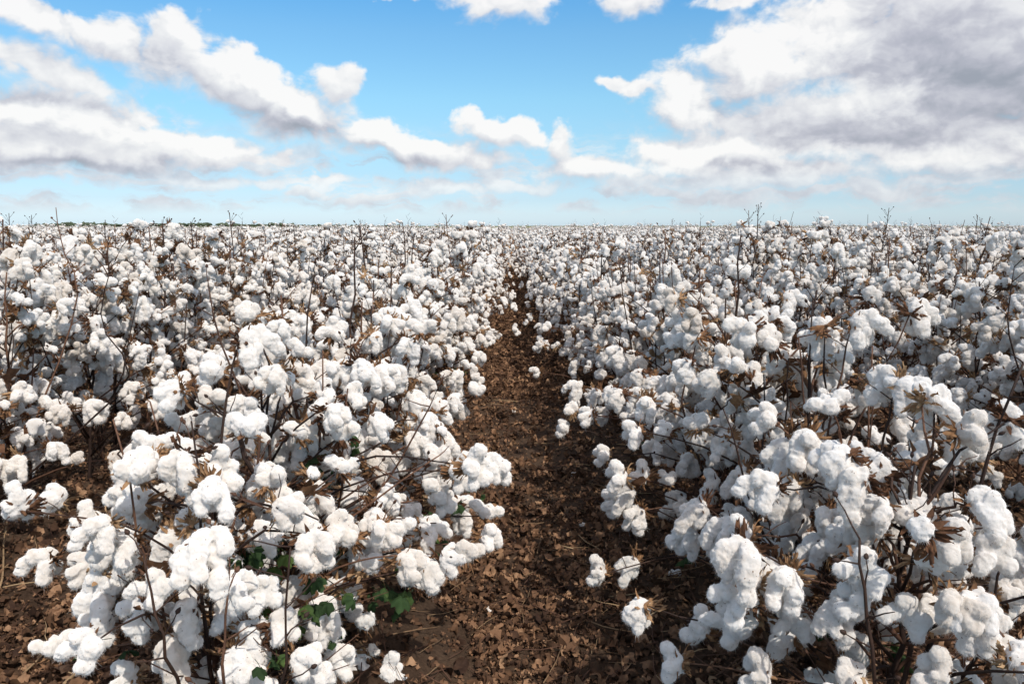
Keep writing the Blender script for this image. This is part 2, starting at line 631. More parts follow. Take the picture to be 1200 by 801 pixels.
def gen_plant(seed, height=0.95, spread=0.42, lean=(0, 0), tip=0.15, dens=1.0, ok=None, nlow=5, extra=0):
    """lays a plant out: stem lines, branches with their bolls, leaves (all in plant space)"""
    rng = random.Random(seed)
    P = dict(stem=[], branches=[], bolls=[], twigs=[], dry=[], green=[])
    top = Vector((lean[0] * height + rng.uniform(-.03, .03), lean[1] * height + rng.uniform(-.03, .03), height))
    n = 11
    sp = wander(rng, (0, 0, -0.04), top, n, 0.011)
    P['stem'] = (sp, [0.0085 * (1 - 0.78 * i / n) + 0.0008 for i in range(n + 1)])

    def stem_at(h):
        t = max(0, min(0.999, (h + 0.04) / (height + 0.04))) * n
        i = int(t)
        return sp[i].lerp(sp[i + 1], t - i)

    az = rng.uniform(0, 6.28)
    h = rng.uniform(0.10, 0.16)
    hmax = height - tip
    while h < hmax:
        s = h / height
        az += 2.4 + rng.uniform(-0.5, 0.5)
        Lb = spread * (1.0 - 0.74 * s ** 1.15) * rng.uniform(0.72, 1.12)
        el = R(rng.uniform(12, 42) + 22 * s)
        a = stem_at(h)
        d = Vector((math.cos(az) * math.cos(el), math.sin(az) * math.cos(el), math.sin(el)))
        b = a + d * Lb
        mid = a.lerp(b, 0.5) + Vector((0, 0, 0.03 * Lb / 0.4))
        pts = [a, a.lerp(mid, 0.5) + Vector((rng.uniform(-.01, .01), rng.uniform(-.01, .01), .008)), mid,
               mid.lerp(b, 0.5) + Vector((rng.uniform(-.012, .012), rng.uniform(-.012, .012), .006)), b]
        nbol = 1 + (Lb > 0.15) + (Lb > 0.27) + (rng.random() < 0.25) + extra * (Lb > 0.2)
        bolls = []
        for q in range(nbol):
            t = 1.0 - q * min(0.30, 0.105 / max(Lb, 0.05)) - (rng.uniform(0, .05) if q else 0)
            if t < 0.2 or rng.random() > 0.93 * dens:
                continue
            u = t * 4
            i = min(int(u), 3)
            p = pts[i].lerp(pts[i + 1], u - i)
            oz = az + (rng.uniform(-0.5, 0.5) if q == 0 else rng.choice([-1, 1]) * rng.uniform(0.7, 1.6))
            p = p + Vector((math.cos(oz), math.sin(oz), rng.uniform(-0.3, 0.7))) * (0.010 if q == 0 else 0.024)
            if p.z < 0.10:
                continue
            if ok and not ok(p):
                continue
            kd = rng.choices(['up', 'side', 'hang', 'long', 'small'], [0.20, 0.32, 0.27, 0.13, 0.08])[0]
            bolls.append((rng.choice(KIDX[kd]), p, oz, rng.uniform(0.86, 1.20), rng.uniform(-.25, .25), rng.uniform(-.25, .25)))
        keep = (not ok) or ok(b) or bolls
        if keep:
            P['branches'].append((pts, [0.0042 * (1 - 0.6 * i / 4) * (0.7 + 0.6 * (1 - s)) for i in range(5)]))
            P['bolls'] += bolls
            for _ in range(rng.choice([0, 1, 1, 2])):
                t = rng.uniform(0.3, 1.0)
                P['dry'].append((rng.randrange(8), a.lerp(b, t) + Vector((0, 0, -0.005)), az + rng.uniform(-1.5, 1.5), rng.uniform(0.4, 0.85), rng.uniform(-1.4, 1.2)))
        h += rng.uniform(0.040, 0.060)
    # one to three upright shoots beside the main stem
    for q in range(rng.choice([1, 1, 2, 2, 3])):
        an = rng.uniform(0, 6.28)
        a = stem_at(rng.uniform(0.05, 0.2))
        ln_ = height * rng.uniform(0.6, 0.95)
        sl = rng.uniform(0.15, 0.42)
        b = a + Vector((math.cos(an) * sl, math.sin(an) * sl, 1.0)).normalized() * ln_
        m = a.lerp(b, 0.45) + Vector((math.cos(an), math.sin(an), 0)) * rng.uniform(0.02, 0.06)
        pts = resample([a, m, b], 7)
        pts = [pts[0]] + [p + Vector((rng.uniform(-.008, .008), rng.uniform(-.008, .008), 0)) for p in pts[1:]]
        if ok and not (ok(b) and ok(pts[3])):
            continue
        P['branches'].append((pts, [0.0052 * (1 - 0.11 * i) for i in range(7)]))
        for i in (2, 3, 4, 5):
            if rng.random() < 0.75:
                oz = rng.uniform(0, 6.28)
                p = pts[i] + Vector((math.cos(oz), math.sin(oz), 0.2)) * rng.uniform(0.02, 0.07)
                if not ok or ok(p):
                    P['branches'].append(([pts[i], pts[i].lerp(p, 0.5) + Vector((0, 0, .004)), p], [0.0024, 0.0022, 0.002]))
                    kd = rng.choices(['up', 'side', 'hang', 'long', 'small'], [0.2, 0.34, 0.27, 0.09, 0.1])[0]
                    P['bolls'].append((rng.choice(KIDX[kd]), p, oz, rng.uniform(0.86, 1.18), rng.uniform(-.25, .25), rng.uniform(-.25, .25)))
    # bare top: short side twigs ending in buds
    for q in range(rng.randint(3, 6)):
        hh = hmax + (height - hmax) * rng.uniform(0.15, 0.95)
        a = stem_at(hh)
        an = rng.uniform(0, 6.28)
        b = a + Vector((math.cos(an) * 0.6, math.sin(an) * 0.6, 0.75)) * rng.uniform(0.03, 0.09)
        P['twigs'].append((a, b, 0.0016, True))
    # dead lower shoots
    for q in range(nlow):
        an = rng.uniform(0, 6.28)
        a = stem_at(rng.uniform(0.03, 0.3))
        b = a + Vector((math.cos(an), math.sin(an), rng.uniform(-0.15, 0.9))) * rng.uniform(0.12, 0.34)
        if b.z > 0.03 and (not ok or ok(b)):
            P['twigs'].append((a, b, 0.0022, False))
    return P


def twig_into(mb, rng, tw):
    a, b, r, bud = tw
    pts = wander(rng, a, b, 3, (b - a).length * 0.05)
    tube(mb, pts, [r, r * 0.85, r * 0.7, r * 0.5], 5, 0)
    if bud:
        d = (b - a).normalized()
        tube(mb, [b - d * 0.002, b + d * 0.003, b + d * 0.008, b + d * 0.013], [r * 0.6, r * 2.6, r * 2.2, r * 0.3], 6, 0)


def link(o, parent=None):
    COL.objects.link(o)
    if parent is not None:
        o.parent = parent
    return o


def put(name, me, parent, loc, rz, sc, rx=0.0, ry=0.0):
    o = bpy.data.objects.new(name, me)
    o.location = loc
    o.rotation_euler = (rx, ry, rz)
    o.scale = (sc, sc, sc)
    return link(o, parent)


GROUP = 'cotton plants in rows across the field'


def plant_root(loc, label):
    o = bpy.data.objects.new('cotton_plant', None)
    o.location = loc
    o.empty_display_size = 0.2
    o['label'] = label
    o['category'] = 'cotton plant'
    o['group'] = GROUP
    return link(o)


def near_plant(P, root, seed):
    rng = random.Random(seed)
    mb = MB()
    tube(mb, P['stem'][0], P['stem'][1], 8)
    for tw in P['twigs']:
        twig_into(mb, rng, tw)
    link(bpy.data.objects.new('stem', mb.mesh('stem', [M_STEM])), root)
    for br in P['branches']:
        mb = MB()
        tube(mb, br[0], br[1], 6)
        for tw in (br[2] if len(br) > 2 else []):
            twig_into(mb, rng, tw)
        link(bpy.data.objects.new('branch', mb.mesh('branch', [M_STEM])), root)
    for vi, p, oz, sc, rx, ry in P['bolls']:
        b = put('boll', HI_LINT[vi], root, p, oz, sc, rx, ry)
        put('bur', HI_BUR[vi], b, (0, 0, 0), 0, 1)
    for vi, p, oz, sc, rx in P['dry']:
        put('dry_leaf', DRY[vi], root, p, oz, sc, rx, 0.9)
    for vi, p, oz, sc, rx in P['green']:
        put('green_leaf', GREEN[vi], root, p, oz, sc, rx, 0.45)


def boll_matrix(p, oz, sc, rx, ry):
    from mathutils import Euler
    return Matrix.Translation(p) @ Euler((rx, ry, oz)).to_matrix().to_4x4() @ Matrix.Scale(sc, 4)


def mid_proto(seed, **kw):
    P = gen_plant(seed, **kw)
    rng = random.Random(seed)
    mb = MB()
    tube(mb, P['stem'][0], P['stem'][1], 5)
    for pts, rad in P['branches']:
        tube(mb, pts, rad, 4)
    for tw in P['twigs']:
        twig_into(mb, rng, tw)
    me = mb.mesh('stem', [M_STEM])
    dmb = MB()
    for vi, p, oz, sc, rx in P['dry']:
        M = boll_matrix(p, oz, sc, rx, 0.9)
        dm = DRY[vi]
        dmb.add([M @ v.co for v in dm.vertices], [tuple(f.vertices) for f in dm.polygons], 0)
    dme = dmb.mesh('dry_leaves', [M_DRY])
    return P, me, dme


def far_proto(seed, **kw):
    P = gen_plant(seed, **kw)
    mb = MB()
    tube(mb, P['stem'][0][::2], [q * 1.25 + 0.0008 for q in P['stem'][1][::2]], 3, 2)
    for pts, rad in P['branches']:
        tube(mb, pts[::2], rad[::2], 3, 2)
    for a_, b_, r_, bud in P['twigs']:
        tube(mb, [a_, b_], [r_ * 1.3, r_], 3, 2)
    for vi, p, oz, sc, rx, ry in P['bolls']:
        M = boll_matrix(p, oz, sc, rx, ry)
        l, b = FAR_BOLL[vi]
        mb.add([M @ Vector(v) for v in l.v], l.f, 0)
        mb.add([M @ Vector(v) for v in b.v], b.f, 1)
    for vi, p, oz, sc, rx in P['dry']:
        M = boll_matrix(p, oz, sc, rx, 0.9)
        q = [(0, -.02, 0), (.05, -.025, .01), (.055, .02, 0), (.005, .022, .012)]
        mb.add([M @ Vector(v) for v in q], [(0, 1, 2, 3)], 1)
    fr = random.Random(seed)
    for q_ in range(48):                 # withered leaves and empty burs
        an, rr = fr.uniform(0, 6.28), fr.uniform(0.03, 0.4)
        c = Vector((math.cos(an) * rr, math.sin(an) * rr, fr.uniform(0.3, 1.0) * (kw['height'] - kw['tip']) * (1 - 0.3 * rr)))
        M = boll_matrix(c, fr.uniform(0, 6), fr.uniform(0.5, 1.1), fr.uniform(-1.5, 1.5), fr.uniform(-1.5, 1.5))
        q = [(-.02, -.02, 0), (.03, -.022, .012), (.032, .02, 0), (-.015, .022, .012)]
        mb.add([M @ Vector(v) for v in q], [(0, 1, 2, 3)], 1)
    return mb.mesh('cotton_plant', [M_LINT, M_BUR, M_STEM])


# ---- where plants stand
rng = random.Random(7)
spots = []
for k in range(-60, 60):
    y = {-1: 1.62, 0: 1.50}.get(k, 1.6 + rng.uniform(0, 0.25))
    while y < FIELD_END:
        x = row_x(k) + rng.uniform(-0.09, 0.09)
        if k in (0, -1) and y > 4.5:
            x += (-0.15 if k == 0 else 0.14) * min(1, (y - 4.5) / 4) + (-0.16 if k == 0 else 0.12) * max(0, min(1, (y - 14) / 22)) + (rng.uniform(-0.16, 0.16) if y > 14 else 0)
        spots.append((k, x, y))
        y += rng.uniform(0.19, 0.28) if y < 6 else rng.uniform(0.22, 0.33) if y < 30 else rng.uniform(0.3, 0.42)


def in_view(x, y):
    for z in (0.25, 0.6, 0.95):
        for dx in (-0.3, 0, 0.3):
            px, py = proj((x + dx, y, z))
            if -10 < px < 1210 and py < 815:
                return True
    return False


viewed = sorted([s for s in spots if in_view(s[1], s[2])], key=lambda s: s[1] ** 2 + s[2] ** 2)
individual = viewed[:300]
ind_set = set(individual)
rest = [s for s in spots if s not in ind_set and abs(s[1]) < 2.5 + s[2] * 1.05]
NEAR_D = 6.4
ORD = ['first', 'second', 'third', 'fourth', 'fifth', 'sixth', 'seventh', 'eighth', 'ninth', 'tenth', 'eleventh', 'twelfth',
       'thirteenth', 'fourteenth', 'fifteenth', 'sixteenth', 'seventeenth', 'eighteenth', 'nineteenth', 'twentieth']
TENS = {20: 'twenty', 30: 'thirty', 40: 'forty', 50: 'fifty'}


def ordinal(n):               # n from 1
    if n <= 20:
        return ORD[n - 1]
    t, u = n // 10 * 10, n % 10
    if u == 0:
        return {30: 'thirtieth', 40: 'fortieth', 50: 'fiftieth'}[t]
    return TENS[t] + '-' + ORD[u - 1]


def row_name(k):
    return (ORD[k] + ' row right') if k >= 0 else (ORD[-k - 1] + ' row left')


count = {}
order = {}
for s in sorted(individual, key=lambda s: (s[0], s[2])):
    count[s[0]] = count.get(s[0], 0) + 1
    order[s] = count[s[0]]

MIDP = []
prng = random.Random(21)
for i in range(12):
    h = [0.90, 1.06, 0.96, 1.14, 0.84, 1.04, 1.24, 0.92, 1.06, 1.02, 0.94, 1.16][i]
    t = [0.12, 0.2, 0.1, 0.26, 0.06, 0.18, 0.26, 0.1, 0.08, 0.18, 0.16, 0.2][i]
    MIDP.append((h, t) + mid_proto(900 + i, height=h, spread=prng.uniform(0.48, 0.58), tip=t,
                                    lean=(prng.uniform(-.08, .08), prng.uniform(-.08, .08)), nlow=11, dens=0.84))


def look(h, tip, lean):
    a = 'tall' if h > 0.99 else ('low' if h < 0.86 else 'mid-height')
    b = ' bare-tipped' if tip > 0.13 else ' round-topped'
    c = ''
    if lean > 0.055:
        c = ' right-leaning'
    elif lean < -0.055:
        c = ' left-leaning'
    return a + b + c


# where the bolls at the path side and in the foreground hang: pixel of the photograph, width there
KEY = [
    (526, 652, 40, 'side'), (553, 645, 40, 'up'), (573, 598, 32, 'up'), (574, 620, 34, 'side'), (560, 538, 40, 'side'),
    (545, 545, 36, 'side'), (575, 540, 34, 'hang'), (440, 545, 30, 'up'), (435, 512, 26, 'up'), (488, 600, 38, 'side'),
    (480, 655, 42, 'hang'), (490, 680, 30, 'side'), (520, 605, 36, 'side'), (520, 575, 34, 'side'), (460, 780, 36, 'side'),
    (430, 725, 34, 'up'), (408, 702, 40, 'side'), (415, 776, 36, 'hang'), (352, 768, 48, 'side'), (345, 685, 50, 'hang'),
    (308, 690, 46, 'side'), (300, 745, 46, 'long'), (238, 785, 50, 'up'), (196, 772, 58, 'up'), (150, 786, 42, 'side'),
    (97, 748, 54, 'side'), (58, 754, 36, 'up'), (56, 658, 40, 'hang'), (92, 612, 40, 'side'), (132, 636, 44, 'side'),
    (112, 676, 44, 'hang'), (195, 632, 46, 'hang'), (14, 590, 42, 'side'), (64, 580, 38, 'side'), (230, 690, 46, 'long'),
    (210, 540, 48, 'long'), (240, 585, 44, 'hang'), (265, 545, 46, 'side'), (160, 580, 44, 'side'), (175, 520, 42, 'up'),
    (383, 600, 48, 'up'), (372, 632, 48, 'hang'), (330, 590, 48, 'side'), (320, 560, 42, 'up'), (288, 365, 46, 'up'),
    (292, 405, 44, 'hang'), (205, 450, 40, 'side'), (245, 465, 38, 'up'), (380, 455, 44, 'side'), (350, 510, 44, 'long'),
    (300, 500, 44, 'up'), (395, 480, 40, 'side'), (240, 640, 46, 'side'), (270, 660, 44, 'up'), (150, 555, 40, 'side'),
    (702, 667, 30, 'side'), (740, 660, 36, 'hang'), (746, 712, 40, 'hang'), (736, 578, 30, 'hang'), (748, 602, 30, 'hang'),
    (722, 585, 28, 'hang'), (790, 768, 42, 'side'), (818, 734, 40, 'side'), (876, 690, 60, 'long'), (878, 715, 56, 'hang'),
    (890, 782, 60, 'side'), (950, 640, 54, 'hang'), (966, 655, 54, 'long'), (925, 572, 52, 'hang'), (900, 575, 46, 'hang'),
    (1004, 565, 50, 'long'), (1030, 545, 46, 'side'), (1020, 630, 54, 'long'), (1065, 712, 52, 'side'), (1148, 712, 62, 'long'),
    (1120, 700, 56, 'side'), (1182, 778, 56, 'side'), (996, 792, 58, 'up'), (956, 800, 52, 'up'), (1090, 790, 52, 'side'),
    (930, 722, 50, 'up'), (806, 620, 36, 'side'), (836, 560, 38, 'side'), (1080, 475, 46, 'long'), (1062, 455, 42, 'hang'),
    (1135, 495, 44, 'side'), (1076, 372, 42, 'hang'), (1022, 345, 36, 'up'), (1008, 385, 38, 'hang'), (962, 385, 36, 'long'),
    (945, 420, 38, 'side'), (965, 470, 40, 'up'), (895, 485, 40, 'side'), (850, 495, 36, 'side'), (1150, 600, 52, 'long'),
    (1165, 640, 54, 'side'), (1105, 590, 48, 'side'), (1075, 610, 50, 'up'), (1190, 495, 46, 'hang'), (870, 620, 42, 'side'),
    (785, 595, 34, 'side'), (830, 510, 36, 'hang'), (1010, 700, 52, 'side'), (1100, 650, 50, 'hang'), (905, 660, 46, 'side'),
    (660, 498, 22, 'side'), (668, 478, 22, 'up'), (706, 528, 26, 'side'), (690, 480, 24, 'side'), (632, 402, 15, 'side'),
    (640, 382, 15, 'up'), (628, 432, 14, 'side'), (1155, 530, 40, 'up'), (990, 620, 46, 'side'),
]
KEY += [
    (120, 720, 44, 'side'), (165, 715, 46, 'hang'), (205, 705, 44, 'up'), (262, 715, 46, 'side'), (275, 770, 48, 'hang'), (325, 640, 44, 'up'),
    (330, 725, 46, 'side'), (370, 660, 42, 'up'), (385, 735, 40, 'side'), (400, 655, 42, 'hang'), (425, 640, 40, 'side'), (445, 605, 38, 'hang'),
    (455, 575, 36, 'side'), (415, 585, 40, 'up'), (300, 625, 44, 'hang'), (250, 690, 44, 'side'), (180, 590, 42, 'side'), (225, 625, 44, 'up'),
    (140, 690, 42, 'side'), (345, 600, 42, 'hang'), (505, 560, 34, 'side'), (500, 625, 36, 'hang'), (470, 620, 38, 'up'), (310, 790, 48, 'side'),
    (380, 795, 44, 'up'), (100, 655, 40, 'side'), (440, 760, 36, 'small'), (395, 765, 40, 'hang'), (520, 535, 34, 'up'), (480, 520, 34, 'hang'),
]
LEFT_EDGE = [(264, 597), (400, 592), (540, 588), (620, 562), (660, 536), (700, 500), (801, 470), (900, 440)]
RIGHT_EDGE = [(264, 600), (400, 614), (500, 650), (580, 690), (660, 705), (720, 735), (801, 775), (900, 800)]


def edge(tab, y):
    if y <= tab[0][0]:
        return tab[0][1]
    for (y0, x0), (y1, x1) in zip(tab, tab[1:]):
        if y <= y1:
            return x0 + (x1 - x0) * (y - y0) / (y1 - y0)
    return tab[-1][1]


def keeps_clear(k, root):
    """the walked path and the open soil at the left stay free of branches"""
    root = Vector(root)

    def ok(p):
        px, py = proj(root + p)
        if k == -1 and px > edge(LEFT_EDGE, py) - 6:
            return False
        if k >= 0 and px < edge(RIGHT_EDGE, py) + 6:
            return False
        if k < 0 and py > 545 and px < 110 + max(0, 640 - py) * 0.2:
            return False
        return True
    return ok


near = []
for s in individual:
    k, x, y = s
    gz = ground_z(x, y) - 0.01
    d = math.hypot(x, y)
    r2 = random.Random((k + 50) * 100003 + round(y * 1000))
    lab_tail = ', ' + row_name(k) + ' of path, ' + ordinal(order[s]) + ' from front'
    if d < NEAR_D:
        h = r2.uniform(0.84, 1.0)
        tip = r2.choice([0.06, 0.09, 0.15, 0.2, 0.24])
        h += 0.6 * (tip - 0.08)
        u = r2.random()
        if y < 2.0:
            h = r2.uniform(0.66, 0.80)
        elif u < 0.22:
            tip = r2.uniform(0.26, 0.38)
            h += tip - 0.14
        elif k in (-2, -3) and 3.2 < y < 5.4 and u < 0.7:
            h += 0.28
        elif u < 0.36 and abs(x) > 1.5:
            h += 0.2
        ln = (r2.uniform(-.10, .10), r2.uniform(-.07, .07))
        P = gen_plant(r2.randrange(10 ** 6), height=h, spread=r2.uniform(0.50, 0.62), lean=ln, tip=tip,
                      ok=keeps_clear(k, (x, y, gz)), nlow=12, extra=1 if y < 3.6 else 0)
        gcount = 0
        if k == -1 and y < 4.2:
            gcount = r2.randint(5, 11)
        elif r2.random() < 0.25:
            gcount = r2.randint(1, 4)
        for q in range(gcount):
            an = r2.uniform(0, 6.28)
            rr = r2.uniform(0.08, 0.36)
            p = Vector((math.cos(an) * rr, math.sin(an) * rr, r2.uniform(0.08, 0.38)))
            P['green'].append((r2.randrange(4), p, an + r2.uniform(-.6, .6), r2.uniform(0.55, 1.0), r2.uniform(-1.0, 1.0)))
        lab = look(h, tip, ln[0]) + ' cotton plant' + (' with green leaves' if gcount > 3 else '') + lab_tail
        near.append([P, Vector((x, y, gz)), lab, h])
    else:
        h, tip, P, sme, dme = MIDP[r2.randrange(len(MIDP))]
        sc = r2.uniform(0.95, 1.12) + 0.08 * mnoise.noise(Vector((x * 0.35, y * 0.35, 3))) + (0.02 if x > 2 else 0)
        root = plant_root((x, y, gz), look(h * sc, tip, 0) + ' cotton plant' + lab_tail)
        root.rotation_euler.z = r2.uniform(0, 6.28)
        root.scale = (sc, sc, sc)
        link(bpy.data.objects.new('stem', sme), root)
        link(bpy.data.objects.new('dry_leaves', dme), root)
        for vi, p, oz, bs, rx, ry in P['bolls']:
            put('boll', MID_BOLL[vi], root, p, oz, bs, rx, ry)

kr = random.Random(77)
missed = 0
for (px, py, wpx, kd) in KEY:
    Y = F * 0.082 / wpx * 0.95
    best = None
    for tr_ in (1.0, 1.12, 1.25, 0.9):
        p = at(px, py, Y * tr_)
        if p.z < 0.12 or p.z > 1.12:
            continue
        c = min(near, key=lambda q: (q[1].xy - p.xy).length)
        dd = (c[1].xy - p.xy).length
        if dd < 0.8 and (best is None or dd < best[0] - 0.12):
            best = (dd, p, c, tr_)
    if best is None:
        missed += 1
        continue
    dd, p, c, tr_ = best
    P, o, lab, h = c
    p = p - o
    hor = p.xy.length
    h0 = max(0.05, min(p.z - hor * kr.uniform(0.25, 0.6), h * 0.8))
    sp_ = P['stem'][0]
    i = min(range(len(sp_)), key=lambda q: abs(sp_[q].z - h0))
    a = sp_[i]
    az = math.atan2(p.y - a.y, p.x - a.x)
    off = Vector((math.cos(az), math.sin(az), 0.3)) * 0.02
    b = p - off + Vector((0, 0, 0.015 if kd in ('hang', 'long') else -0.012))
    m = a.lerp(b, 0.5) + Vector((kr.uniform(-.02, .02), kr.uniform(-.02, .02), 0.03 + 0.05 * hor))
    pts = resample([a, m, b], 7)
    pts = [pts[0]] + [q + Vector((kr.uniform(-1, 1), kr.uniform(-1, 1), kr.uniform(-1, 1))) * (0.006 + 0.006 * hor) for q in pts[1:-1]] + [pts[-1]]
    side = []
    P['branches'].append((pts, [0.0040 - 0.0004 * q for q in range(7)], side))
    for q in (3, 4, 5):
        if kr.random() < 0.6:
            e = pts[q] + Vector((kr.uniform(-1, 1), kr.uniform(-1, 1), kr.uniform(-0.2, 1))) * 0.06
            side.append((pts[q], e, 0.0016, kr.random() < 0.5))
    # make room: drop stray bolls that would sit in the same place
    P['bolls'] = [q for q in P['bolls'] if (q[1] - p).length > 0.055]
    P['bolls'].append((kr.choice(KIDX[kd]), b, az + kr.uniform(-0.5, 0.5), 1.04, kr.uniform(-.2, .2), kr.uniform(-.2, .2)))
# dark upright stems that stand out between the bolls: pixels from foot to tip, distance, thickness
STEMS = [
    ([(1088, 650), (1090, 560), (1096, 474)], 1.75, 0.0062), ([(1014, 575), (1018, 490), (1023, 405)], 2.2, 0.0052),
    ([(951, 565), (943, 475), (937, 395)], 2.2, 0.0052), ([(1142, 590), (1163, 520), (1196, 425)], 1.75, 0.0064),
    ([(1024, 795), (1013, 705), (1007, 632)], 1.45, 0.0058), ([(926, 555), (921, 485), (925, 420)], 2.3, 0.0048),
    ([(888, 610), (868, 540), (848, 478)], 2.2, 0.0048), ([(302, 510), (266, 420), (243, 338)], 2.5, 0.0058),
    ([(359, 475), (357, 420), (366, 330)], 2.6, 0.0056), ([(228, 615), (186, 578), (138, 532)], 1.9, 0.0058),
    ([(425, 615), (478, 520), (518, 448)], 2.3, 0.0050), ([(330, 665), (420, 600), (503, 540)], 2.1, 0.0052),
    ([(262, 800), (265, 735), (268, 655)], 1.5, 0.0046), ([(196, 770), (182, 705), (166, 650)], 1.5, 0.0046),
    ([(92, 345), (72, 290), (66, 243)], 3.7, 0.0046), ([(330, 800), (336, 730), (340, 640)], 1.55, 0.0046),
    ([(800, 470), (815, 410), (822, 350)], 2.9, 0.0046), ([(1070, 600), (1066, 530), (1076, 470)], 2.0, 0.0050),
    ([(860, 470), (850, 420), (858, 372)], 2.8, 0.0042), ([(1190, 420), (1182, 360), (1190, 312)], 2.9, 0.0046),
    ([(470, 470), (482, 420), (505, 372)], 3.1, 0.0044), ([(150, 440), (120, 380), (128, 320)], 3.2, 0.0046),
]
for pix, Y, r_ in STEMS:
    ps = [at(a_, b_, Y * 0.9) for a_, b_ in pix]
    c = min(near, key=lambda q: (q[1].xy - ps[0].xy).length)
    lp = [p - c[1] for p in ps]
    base = Vector((0, 0, max(0.02, min(0.12, lp[0].z - 0.1))))
    pts = resample([base, base.lerp(lp[0], 0.6) + Vector((0, 0, -0.03)), lp[0], lp[1], lp[2]], 11)
    pts = [pts[0]] + [q + Vector((kr.uniform(-1, 1), kr.uniform(-1, 1), 0)) * 0.0045 for q in pts[1:]]
    side = []
    c[0]['branches'].append((pts, [r_ * (1 - 0.065 * i) for i in range(11)], side))
    for i in range(4, 11):
        if kr.random() < 0.75:
            an = kr.uniform(0, 6.28)
            e = pts[i] + Vector((math.cos(an), math.sin(an), kr.uniform(0.1, 0.9))).normalized() * kr.uniform(0.03, 0.10)
            side.append((pts[i], e, 0.0019, kr.random() < 0.6))
GREEN_KEY = [(292, 648, 1.75), (283, 640, 1.8), (300, 655, 1.75), (372, 690, 1.75), (380, 705, 1.75), (430, 688, 1.8), (445, 690, 1.85),
             (470, 692, 1.85), (365, 560, 2.2), (370, 548, 2.2), (410, 525, 2.4), (553, 577, 2.3), (300, 632, 1.8),
             (330, 655, 1.8), (345, 720, 1.7), (395, 640, 2.0), (360, 610, 2.0), (312, 765, 1.6), (290, 785, 1.6), 
             (970, 720, 1.8), (1045, 770, 1.7), (985, 655, 1.9), (400, 705, 1.8), (455, 700, 1.8), (318, 620, 1.9)]
for px, py, Y in GREEN_KEY:
    for q in range(3):
        p = at(px + kr.uniform(-14, 14), py + kr.uniform(-16, 16), Y * kr.uniform(0.91, 1.03))
        if p.z < 0.06:
            continue
        c = min(near, key=lambda q_: (q_[1].xy - p.xy).length)
        lp = p - c[1]
        an = math.atan2(lp.y, lp.x)
        c[0]['green'].append((kr.randrange(4), lp, kr.uniform(-2.6, -0.6), kr.uniform(0.42, 0.78), kr.uniform(-1.2, 1.2)))
        if q == 0:
            c[0]['twigs'].append((Vector((0, 0, max(0.04, lp.z - 0.1))), lp - Vector((math.cos(an), math.sin(an), 0)) * 0.03, 0.0018, False))
print('key bolls missed', missed)
for P, o, lab, h in near:
    near_plant(P, plant_root(o, lab), int(o.y * 1000))

# ---- the rest of the field: one mass of instanced plants
pc = bpy.data.collections.new('far_plant_kinds')
prng = random.Random(33)
for i in range(10):
    h = [0.86, 1.02, 0.92, 1.12, 0.84, 0.98, 1.22, 0.90, 1.04, 0.96][i]
    o = bpy.data.objects.new('far_plant_kind', far_proto(1500 + i, height=h, dens=0.76, spread=prng.uniform(0.46, 0.56),
                                                          tip=[0.1, 0.2, 0.1, 0.26, 0.06, 0.16, 0.28, 0.1, 0.16, 0.16][i], nlow=6))
    pc.objects.link(o)
pm = bpy.data.meshes.new('distant_cotton')
pm.from_pydata([(x, y, ground_z(x, y) - 0.01) for k, x, y in rest], [], [])
far = bpy.data.objects.new('distant_cotton', pm)
far['kind'] = 'stuff'
far['label'] = 'distant rows of white cotton plants merging towards the horizon'
far['category'] = 'cotton field'
COL.objects.link(far)
ng = bpy.data.node_groups.new('scatter_plants', 'GeometryNodeTree')
ng.interface.new_socket('Geometry', in_out='INPUT', socket_type='NodeSocketGeometry')
ng.interface.new_socket('Geometry', in_out='OUTPUT', socket_type='NodeSocketGeometry')
L = ng.links.new
gi, go = ng.nodes.new('NodeGroupInput'), ng.nodes.new('NodeGroupOutput')
ci = ng.nodes.new('GeometryNodeCollectionInfo')
ci.inputs['Collection'].default_value = pc
ci.inputs['Separate Children'].default_value = True
ci.inputs['Reset Children'].default_value = True
ip = ng.nodes.new('GeometryNodeInstanceOnPoints')
ip.inputs['Pick Instance'].default_value = True
ri = ng.nodes.new('FunctionNodeRandomValue')
ri.data_type = 'INT'
ri.inputs['Min'].default_value = 0
ri.inputs['Max'].default_value = 9
rr_ = ng.nodes.new('FunctionNodeRandomValue')
rr_.data_type = 'FLOAT_VECTOR'
rr_.inputs['Min'].default_value = (-0.06, -0.06, 0)
rr_.inputs['Max'].default_value = (0.06, 0.06, 6.283)
rs = ng.nodes.new('FunctionNodeRandomValue')
rs.data_type = 'FLOAT'
for s_ in rs.inputs:
    if s_.enabled and s_.name == 'Min':
        s_.default_value = 0.88
    if s_.enabled and s_.name == 'Max':
        s_.default_value = 1.20
L(gi.outputs[0], ip.inputs['Points'])
L(ci.outputs[0], ip.inputs['Instance'])
L([o for o in ri.outputs if o.enabled][0], ip.inputs['Instance Index'])
L([o for o in rr_.outputs if o.enabled][0], ip.inputs['Rotation'])
L([o for o in rs.outputs if o.enabled][0], ip.inputs['Scale'])
L(ip.outputs[0], go.inputs[0])
for n_, mn, mxv in ((ri, 0, 9),):
    for s_ in n_.inputs:
        if s_.enabled and s_.name == 'Min':
            s_.default_value = mn
        if s_.enabled and s_.name == 'Max':
            s_.default_value = mxv
for s_ in rr_.inputs:
    if s_.enabled and s_.name == 'Min':
        s_.default_value = (-0.06, -0.06, 0)
    if s_.enabled and s_.name == 'Max':
        s_.default_value = (0.06, 0.06, 6.283)
md = far.modifiers.new('scatter', 'NODES')
md.node_group = ng

# ------------------------------------------------------------------ litter on the ground
lrng = np.random.default_rng(5)


